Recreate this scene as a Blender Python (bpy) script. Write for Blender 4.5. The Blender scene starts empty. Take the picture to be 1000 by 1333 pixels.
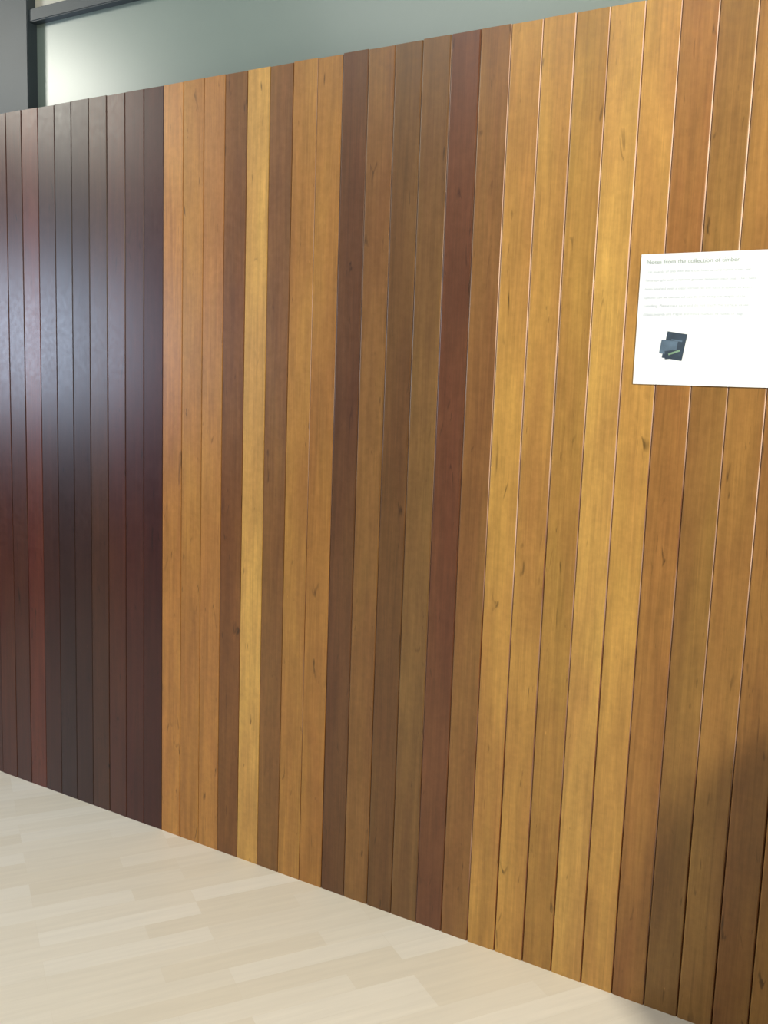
import bpy, bmesh, math, random
from mathutils import Matrix, Vector
random.seed(7)
S = bpy.context.scene
S.view_settings.view_transform = 'Standard'
S.view_settings.look = 'None'

H = 2.30          # height of the wooden partition
W = 0.07865       # board width

def lin(c):
    return tuple(((v/255)/12.92 if v/255 <= .04045 else ((v/255+.055)/1.055)**2.4) for v in c)

def new_obj(name, bm, mat=None, parent=None):
    me = bpy.data.meshes.new(name)
    bm.to_mesh(me); bm.free()
    ob = bpy.data.objects.new(name, me)
    S.collection.objects.link(ob)
    if mat: me.materials.append(mat)
    if parent: ob.parent = parent
    return ob

def add_box(bm, x0, x1, y0, y1, z0, z1):
    vs = [bm.verts.new(p) for p in [(x0,y0,z0),(x1,y0,z0),(x1,y1,z0),(x0,y1,z0),(x0,y0,z1),(x1,y0,z1),(x1,y1,z1),(x0,y1,z1)]]
    for f in [(3,2,1,0),(4,5,6,7),(0,1,5,4),(1,2,6,5),(2,3,7,6),(3,0,4,7)]:
        bm.faces.new([vs[i] for i in f])

def box(name, x0,x1,y0,y1,z0,z1, mat, parent=None, bevel=0):
    bm = bmesh.new(); add_box(bm,x0,x1,y0,y1,z0,z1)
    if bevel:
        bmesh.ops.bevel(bm, geom=bm.edges[:], offset=bevel, segments=3, affect='EDGES')
    return new_obj(name,bm,mat,parent)

def mat_base(name):
    m = bpy.data.materials.new(name); m.use_nodes = True
    nt = m.node_tree; b = nt.nodes['Principled BSDF']
    return m, nt, b

def plain(name, col, rough=.6, noise=.06, scale=6, spec=.5, bump=0.0):
    m, nt, b = mat_base(name)
    tc = nt.nodes.new('ShaderNodeTexCoord')
    n = nt.nodes.new('ShaderNodeTexNoise'); n.inputs['Scale'].default_value = scale; n.inputs['Detail'].default_value = 5
    nt.links.new(tc.outputs['Object'], n.inputs['Vector'])
    r = nt.nodes.new('ShaderNodeValToRGB')
    c = lin(col)
    r.color_ramp.elements[0].color = (*[v*(1-noise) for v in c],1); r.color_ramp.elements[0].position=.3
    r.color_ramp.elements[1].color = (*[min(1,v*(1+noise)) for v in c],1); r.color_ramp.elements[1].position=.7
    nt.links.new(n.outputs['Fac'], r.inputs['Fac']); nt.links.new(r.outputs['Color'], b.inputs['Base Color'])
    b.inputs['Roughness'].default_value = rough
    b.inputs['Specular IOR Level'].default_value = spec
    if bump:
        bp = nt.nodes.new('ShaderNodeBump'); bp.inputs['Strength'].default_value = bump; bp.inputs['Distance'].default_value=.002
        nt.links.new(n.outputs['Fac'], bp.inputs['Height']); nt.links.new(bp.outputs['Normal'], b.inputs['Normal'])
    return m

# ---------------------------------------------------------------- wood
def wood_mat():
    m, nt, b = mat_base('varnished_timber')
    N = nt.nodes.new; L = nt.links.new
    tc = N('ShaderNodeTexCoord')
    ac = N('ShaderNodeAttribute'); ac.attribute_name = 'board_col'
    ar = N('ShaderNodeAttribute'); ar.attribute_name = 'board_rand'
    sep = N('ShaderNodeSeparateXYZ'); L(tc.outputs['Object'], sep.inputs[0])
    def math_(op, a, bb, clamp=False):
        n = N('ShaderNodeMath'); n.operation = op; n.use_clamp = clamp
        for i,v in enumerate((a,bb)):
            if isinstance(v,(int,float)): n.inputs[i].default_value = v
            else: L(v, n.inputs[i])
        return n.outputs[0]
    off = math_('MULTIPLY', ar.outputs['Fac'], 37.0)
    comb = N('ShaderNodeCombineXYZ')
    L(sep.outputs['X'], comb.inputs['X']); L(off, comb.inputs['Y'])
    L(math_('ADD', sep.outputs['Z'], math_('MULTIPLY', ar.outputs['Fac'], 11.0)), comb.inputs['Z'])
    def noise(sx, sz, detail=4, dist=0.0, rough=.6):
        mp = N('ShaderNodeMapping'); mp.inputs['Scale'].default_value = (sx, 1, sz)
        L(comb.outputs[0], mp.inputs['Vector'])
        n = N('ShaderNodeTexNoise'); n.inputs['Scale'].default_value = 1; n.inputs['Detail'].default_value = detail
        n.inputs['Distortion'].default_value = dist; n.inputs['Roughness'].default_value = rough
        L(mp.outputs[0], n.inputs['Vector']); return n.outputs['Fac'], mp
    fine,_ = noise(330, 9, 5)
    mid,_ = noise(48, 1.5, 4, 1.4)
    big,_ = noise(8, 1.4, 3, .4)
    knot,_ = noise(50, 9, 2, .9)
    fleck,_ = noise(60, 60, 3, .2)
    blot,_ = noise(16, 6, 3, .4)
    scr,_ = noise(120, 30, 2, .4)
    def rng(v, a, bb, lo, hi):
        n = N('ShaderNodeMapRange'); L(v, n.inputs[0])
        for i,x in enumerate((a,bb,lo,hi)): n.inputs[i+1].default_value = x
        return n.outputs[0]
    f = math_('MULTIPLY', rng(fine,.3,.7,.91,1.09), rng(mid,.3,.7,.83,1.13))
    f = math_('MULTIPLY', f, rng(big,.3,.7,.84,1.14))
    f = math_('MULTIPLY', f, rng(blot,.3,.7,.91,1.09))
    f = math_('MULTIPLY', f, rng(fleck,.3,.7,.93,1.07))
    f = math_('MULTIPLY', f, rng(knot,.67,.77,1.0,.35))
    f = math_('MULTIPLY', f, rng(scr,.79,.82,1.0,2.0))
    vm = N('ShaderNodeVectorMath'); vm.operation='SCALE'
    L(ac.outputs['Color'], vm.inputs[0]); L(f, vm.inputs['Scale'])
    hs = N('ShaderNodeHueSaturation'); L(vm.outputs[0], hs.inputs['Color'])
    hs.inputs['Saturation'].default_value = .98
    L(rng(big,.3,.7,.495,.509), hs.inputs['Hue'])
    L(hs.outputs[0], b.inputs['Base Color'])
    L(rng(fleck,.3,.7,.32,.37), b.inputs['Roughness'])
    b.inputs['Specular IOR Level'].default_value = .45
    bp = N('ShaderNodeBump'); bp.inputs['Strength'].default_value=.05; bp.inputs['Distance'].default_value=.0008
    L(fine, bp.inputs['Height']); L(bp.outputs[0], b.inputs['Normal'])
    return m

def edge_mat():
    m, nt, b = mat_base('painted_edge_highlight'); N=nt.nodes.new; L=nt.links.new  # pale seam highlight painted into the chamfer colour, stronger towards the top
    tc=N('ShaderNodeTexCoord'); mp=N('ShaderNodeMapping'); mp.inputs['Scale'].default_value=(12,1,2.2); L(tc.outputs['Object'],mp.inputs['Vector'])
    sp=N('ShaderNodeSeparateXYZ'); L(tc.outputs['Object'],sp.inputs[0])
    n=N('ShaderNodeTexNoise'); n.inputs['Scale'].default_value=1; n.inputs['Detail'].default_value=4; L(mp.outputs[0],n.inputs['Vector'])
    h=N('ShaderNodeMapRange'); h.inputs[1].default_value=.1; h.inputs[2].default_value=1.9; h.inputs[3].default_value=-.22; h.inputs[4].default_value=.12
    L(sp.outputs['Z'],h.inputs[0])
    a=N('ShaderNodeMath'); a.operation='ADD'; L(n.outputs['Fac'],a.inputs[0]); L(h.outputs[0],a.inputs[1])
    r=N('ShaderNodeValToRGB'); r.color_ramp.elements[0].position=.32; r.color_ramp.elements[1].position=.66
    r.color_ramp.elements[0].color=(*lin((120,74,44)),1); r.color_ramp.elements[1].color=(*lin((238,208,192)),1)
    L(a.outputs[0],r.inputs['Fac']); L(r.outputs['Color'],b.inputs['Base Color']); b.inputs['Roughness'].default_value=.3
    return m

cols = {}
left = {-14:(74,32,20),-13:(76,34,20),-12:(72,32,20),-11:(70,30,20),-10:(76,34,22),-9:(70,32,22),-8:(92,40,25),-7:(60,28,21),
        -6:(50,25,21),-5:(54,27,21),-4:(68,36,22),-3:(74,33,20),-2:(68,27,19),-1:(64,24,17)}
cols.update(left)
mainc = [(178,120,56),(170,115,54),(170,114,56),(118,74,38),(198,150,78),(124,82,44),(168,118,56),(162,112,52),
 (100,64,38),(130,90,48),(106,72,40),(120,86,48),(106,64,41),(134,92,50),(180,132,66),(176,128,64),(164,120,58),(188,142,74),
 (186,138,70),(150,101,52),(140,100,51),(150,106,54),(142,98,50),(154,108,54),(138,94,50)]
for i,c in enumerate(mainc): cols[i]=c
for i in range(len(mainc), 40):
    cols[i] = random.choice(mainc[14:])

bm = bmesh.new()
lc = bm.loops.layers.float_color.new('board_col')
lr = bm.loops.layers.float_color.new('board_rand')
for i in range(-40, 40):
    x0 = i*W; x1 = x0+W
    c = lin(cols.get(i, random.choice(list(left.values()))))
    rnd = random.random()
    ch = .0034 if i >= 8 else (.0022 if i<0 else .0016)
    g = .0045 if i>=8 else .003
    y = random.uniform(-.0005,.0005); t = random.uniform(-.0006,.0006)
    sl = .0005
    prof = [(x0+sl,.012),(x0+sl,y+g)]
    for a in (0,30,60,90):
        prof.append((x0+sl+ch*(1-math.cos(math.radians(a))), y-t+g*(1-math.sin(math.radians(a)))))
    right=[]
    for a in (90,60,30,0):
        right.append((x1-sl-ch*(1-math.cos(math.radians(a))), y+t+g*(1-math.sin(math.radians(a)))))
    prof += right + [(x1-sl,.012)]
    top = H + random.uniform(-.0012,.0012)
    a_=[bm.verts.new((p[0],p[1],0.0)) for p in prof]
    b_=[bm.verts.new((p[0],p[1],top)) for p in prof]
    fs=[]
    for k in range(len(prof)-1):
        f=bm.faces.new([a_[k],a_[k+1],b_[k+1],b_[k]]); fs.append(f)
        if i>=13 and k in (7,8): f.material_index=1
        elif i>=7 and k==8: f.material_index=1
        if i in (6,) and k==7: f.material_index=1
    fs.append(bm.faces.new(b_))
    for f in fs:
        for l in f.loops:
            l[lc]=(*c,1); l[lr]=(rnd,rnd,rnd,1)
n0=len(bm.faces)
add_box(bm, -40*W, 40*W, .0115, .10, 0, H-.002)
bm.faces.ensure_lookup_table()
for f in bm.faces[n0:]:
    for l in f.loops:
        l[lc]=(*lin((40,22,16)),1); l[lr]=(.5,.5,.5,1)
wall = new_obj('wall_back', bm, wood_mat())
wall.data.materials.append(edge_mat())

# ---------------------------------------------------------------- floor
def floor_mat():
    m, nt, b = mat_base('pale_laminate'); N=nt.nodes.new; L=nt.links.new
    tc=N('ShaderNodeTexCoord'); mp=N('ShaderNodeMapping'); mp.inputs['Rotation'].default_value=(0,0,math.radians(-56))
    L(tc.outputs['Object'],mp.inputs['Vector'])
    br=N('ShaderNodeTexBrick'); br.offset=.37; br.offset_frequency=3
    br.inputs['Scale'].default_value=1; br.inputs['Brick Width'].default_value=.42; br.inputs['Row Height'].default_value=.066
    br.inputs['Mortar Size'].default_value=.0003; br.inputs['Mortar Smooth'].default_value=.3
    br.inputs['Color1'].default_value=(*lin((235,231,220)),1); br.inputs['Color2'].default_value=(*lin((225,218,202)),1)
    br.inputs['Mortar'].default_value=(*lin((223,216,200)),1)
    L(mp.outputs[0],br.inputs['Vector'])
    m2=N('ShaderNodeMapping'); m2.inputs['Scale'].default_value=(4,60,1); L(mp.outputs[0],m2.inputs['Vector'])
    n=N('ShaderNodeTexNoise'); n.inputs['Scale'].default_value=1; n.inputs['Detail'].default_value=5; L(m2.outputs[0],n.inputs['Vector'])
    r=N('ShaderNodeMapRange'); r.inputs[1].default_value=.3; r.inputs[2].default_value=.7; r.inputs[3].default_value=.96; r.inputs[4].default_value=1.03
    L(n.outputs['Fac'],r.inputs[0])
    v=N('ShaderNodeVectorMath'); v.operation='SCALE'; L(br.outputs['Color'],v.inputs[0]); L(r.outputs[0],v.inputs['Scale'])
    L(v.outputs[0],b.inputs['Base Color']); b.inputs['Roughness'].default_value=.4
    return m
XL,XR,YB,YF,ZC = -3.0, 3.1, 0.10, -4.2, 3.6
box('floor', XL-.1, XR+.1, YF-.1, YB+.1, -.1, 0, floor_mat())
plaster = plain('grey_plaster',(135,135,132),.8,.03,3)
dark_plaster = plain('taupe_plaster',(84,76,70),.85,.04,3)
box('ceiling', XL-.1, XR+.1, YF-.1, YB+.1, ZC, ZC+.1, plain('ceiling_paint',(190,189,182),.85,.02,4))
box('wall_right', XR, XR+.1, YF, YB, 0, ZC, plaster)
box('wall_front', XL, XR, YF-.1, YF, 0, ZC, plaster)
steel = plain('slate_paint',(50,60,68),.45,.08,8)
wy0,wy1=-2.45,-1.5
lo=(1.25,2.10); hi=(2.95,3.5)
bm=bmesh.new()
add_box(bm,XL-.1,XL,YF,wy0,0,ZC); add_box(bm,XL-.1,XL,wy1,YB,0,ZC)
add_box(bm,XL-.1,XL,wy0,wy1,0,lo[0]); add_box(bm,XL-.1,XL,wy0,wy1,lo[1],hi[0]); add_box(bm,XL-.1,XL,wy0,wy1,hi[1],ZC)
new_obj('wall_left',bm,dark_plaster)
for nm,(z0,z1) in (('window_1',lo),('window_3',hi)):
    bm=bmesh.new()
    for a in ((wy0,wy0+.04,z0,z1),(wy1-.04,wy1,z0,z1),(wy0+.04,wy1-.04,z0,z0+.04),(wy0+.04,wy1-.04,z1-.04,z1)):
        add_box(bm,XL-.09,XL-.03,*a)
    new_obj(nm,bm,steel)

# ---------------------------------------------------------------- transom above the partition
tr = bpy.data.objects.new('window_2', None); S.collection.objects.link(tr)
pane_m = plain('frosted_panel',(118,134,130),.29,.07,1.3,.7)
px = -.608
box('pane', px-.001, XR, .05, .06, H-.001, 2.58, pane_m, tr)
box('side_pane', XL, px-.15, .05, .06, H-.001, 2.58, plain('side_panel',(150,160,158),.4,.04,2), tr)
box('post', px-.15, px, .012, .09, H-.001, ZC, steel, tr, .003)
box('rail', XL, XR, .02, .085, 2.575, 2.615, steel, tr, .003)
box('upper_panel', XL, XR, .045, .095, 2.615, ZC, plain('upper_plaster',(206,204,192),.8,.03,3), tr)

# ---------------------------------------------------------------- paper notice
sign = bpy.data.objects.new('paper_notice', None); S.collection.objects.link(sign)
sx0,sx1,sz0,sz1=1.4445,1.8645,1.478,1.763
paper=plain('white_paper',(240,247,255),.6,.0,5)
bm=bmesh.new()
nx=14
rows=[]
for j in range(7):
    row=[]
    for k in range(nx+1):
        u=k/nx; v=j/6
        y=-.0022-.0012*math.sin(u*5.1)*math.sin(v*3.1)-.002*(u*(1-u))
        row.append(bm.verts.new((sx0+(sx1-sx0)*u,y,sz0+(sz1-sz0)*v)))
    rows.append(row)
for j in range(6):
    for k in range(nx):
        bm.faces.new([rows[j][k],rows[j][k+1],rows[j+1][k+1],rows[j+1][k]])
sh=new_obj('sheet',bm,paper,sign)
md=sh.modifiers.new('thick','SOLIDIFY'); md.thickness=.0006; md.offset=1
ink=plain('grey_ink',(176,188,186),.7,.02,5)
ink2=plain('pale_ink',(206,215,224),.7,.02,5)
def text(s,x,z,size,m,nm):
    c=bpy.data.curves.new(nm,'FONT'); c.body=s; c.size=size
    o=bpy.data.objects.new(nm,c); S.collection.objects.link(o)
    o.rotation_euler=(math.pi/2,0,0); o.location=(x,-.0048,z); c.materials.append(m); o.parent=sign
text('Notes from the collection of timber',sx0+.013,1.741,.0135,ink,'title')
body=['The boards of this wall were cut from several native trees and','fixed upright with a narrow groove between each one. They have',
'been finished with a clear varnish so the natural colour of every','species can be compared side by side along the length of the','panelling. Please take care and do not touch the surface, as the','oldest boards are fragile and easily marked by hands or bags.']
for k,s in enumerate(body):
    text(s,sx0+.013,1.722-k*.0185,.0088,ink2,'text_line_%d'%(k+1))
dk=plain('dark_print',(52,68,86),.6,.25,60); md2=plain('mid_print',(90,112,134),.6,.2,60); gr=plain('green_print',(130,165,140),.6,.2,60)
def quad(nm,cx,cz,w,h,ang,y,m):
    bm=bmesh.new(); vs=[]
    for a,b2 in ((-1,-1),(1,-1),(1,1),(-1,1)):
        x=a*w/2; z=b2*h/2; ca,sa=math.cos(ang),math.sin(ang)
        vs.append(bm.verts.new((cx+x*ca-z*sa,y,cz+x*sa+z*ca)))
    bm.faces.new(vs); new_obj(nm,bm,m,sign)
quad('picture_booklet_a',1.532,1.563,.044,.058,-.15,-.0045,dk)
quad('picture_booklet_b',1.519,1.560,.036,.030,-.12,-.0046,md2)
quad('picture_booklet_c',1.530,1.545,.036,.018,.12,-.0047,dk)
quad('picture_detail',1.532,1.549,.026,.004,.35,-.0048,gr)
quad('picture_detail_b',1.536,1.575,.024,.003,-.15,-.0048,md2)

# ---------------------------------------------------------------- unseen high-backed chair, added and shaped to cast the lower-right wall shadow
chair=bpy.data.objects.new('shadow_caster_chair',None); S.collection.objects.link(chair)
fab=plain('brown_fabric',(60,40,32),.9,.1,40,.2); leg=plain('dark_metal',(40,40,42),.4,.05,10)
cx0,cx1,cy0,cy1=1.93,2.55,-.87,-.40
box('seat',cx0,cx1,cy0,cy1,.42,.50,fab,chair,.03)
bm=bmesh.new()
R=.31; TP=1.17; pts=[(cx0,.10),(cx1,.10)]
for a in range(0,91,9): pts.append((cx1-R+R*math.cos(math.radians(a)),TP-R+R*math.sin(math.radians(a))))
for a in range(90,181,9): pts.append((cx0+R+R*math.cos(math.radians(a)),TP-R-.12*(1-math.sin(math.radians(a)))+R*math.sin(math.radians(a))))
fa=bm.faces.new([bm.verts.new((x,cy1,z)) for x,z in pts])
ex=bmesh.ops.extrude_face_region(bm,geom=[fa])
for v in [g for g in ex['geom'] if isinstance(g,bmesh.types.BMVert)]: v.co.y+=.06
bmesh.ops.recalc_face_normals(bm,faces=bm.faces[:])
bk_=new_obj('backrest',bm,fab,chair)
mb=bk_.modifiers.new('b','BEVEL'); mb.width=.018; mb.segments=3
for k,(lx,ly) in enumerate(((cx0+.03,cy0+.03),(cx1-.03,cy0+.03),(cx0+.03,cy1+.03),(cx1-.03,cy1+.03))):
    box('leg_%d'%(k+1),lx-.014,lx+.014,ly-.014,ly+.014,0,.46,leg,chair,.004)

# ---------------------------------------------------------------- lights
def area(nm,loc,target,sx,sy,power,col):
    l=bpy.data.lights.new(nm,'AREA'); l.shape='RECTANGLE'; l.size=sx; l.size_y=sy; l.energy=power; l.color=col
    o=bpy.data.objects.new(nm,l); S.collection.objects.link(o); o.location=loc
    d=Vector(target)-Vector(loc); o.rotation_euler=d.to_track_quat('-Z','Y').to_euler(); return o
ym=(wy0+wy1)/2
area('daylight_low',(XL-.02,ym,(lo[0]+lo[1])/2),(XL+1,ym,(lo[0]+lo[1])/2),wy1-wy0-.08,lo[1]-lo[0]-.08,56,(.66,.79,1))
area('daylight_high',(XL-.02,ym,(hi[0]+hi[1])/2),(XL+1,ym,(hi[0]+hi[1])/2),wy1-wy0-.08,hi[1]-hi[0]-.08,44,(1,.98,.86))
area('added_key_right',(3.0,-1.4,2.3),(1.3,0,1.1),.24,.24,57,(1,.93,.76))  # added unseen key light, placed to throw the chair's shadow on the boards
area('ceiling_lamp',(0.7,-2.6,3.5),(.6,-1.2,0),1.0,.8,14,(1,.97,.86))
area('floor_fill_light',(-0.5,-2.6,3.5),(-.4,-2.1,0),1.4,1.0,26,(1,1,.97))  # added fill light to brighten the floor, not a known fitting
w=bpy.data.worlds.new('sky'); S.world=w; w.use_nodes=True
w.node_tree.nodes['Background'].inputs[0].default_value=(.7,.8,1,1); w.node_tree.nodes['Background'].inputs[1].default_value=.6

# ---------------------------------------------------------------- camera
cd=bpy.data.cameras.new('camera'); cam=bpy.data.objects.new('camera',cd); S.collection.objects.link(cam)
cd.sensor_fit='VERTICAL'; cd.sensor_height=36; cd.lens=1234/1333*36; cd.clip_start=.05
r=Vector((.8562,.5154,.0342)); u=Vector((-.0984,.0973,.9903)); 
r.normalize(); u=(u-r*u.dot(r)).normalized(); bk=r.cross(u)
cam.matrix_world=Matrix(((r.x,u.x,bk.x,2.0785),(r.y,u.y,bk.y,-2.147),(r.z,u.z,bk.z,1.459),(0,0,0,1)))
S.camera=cam
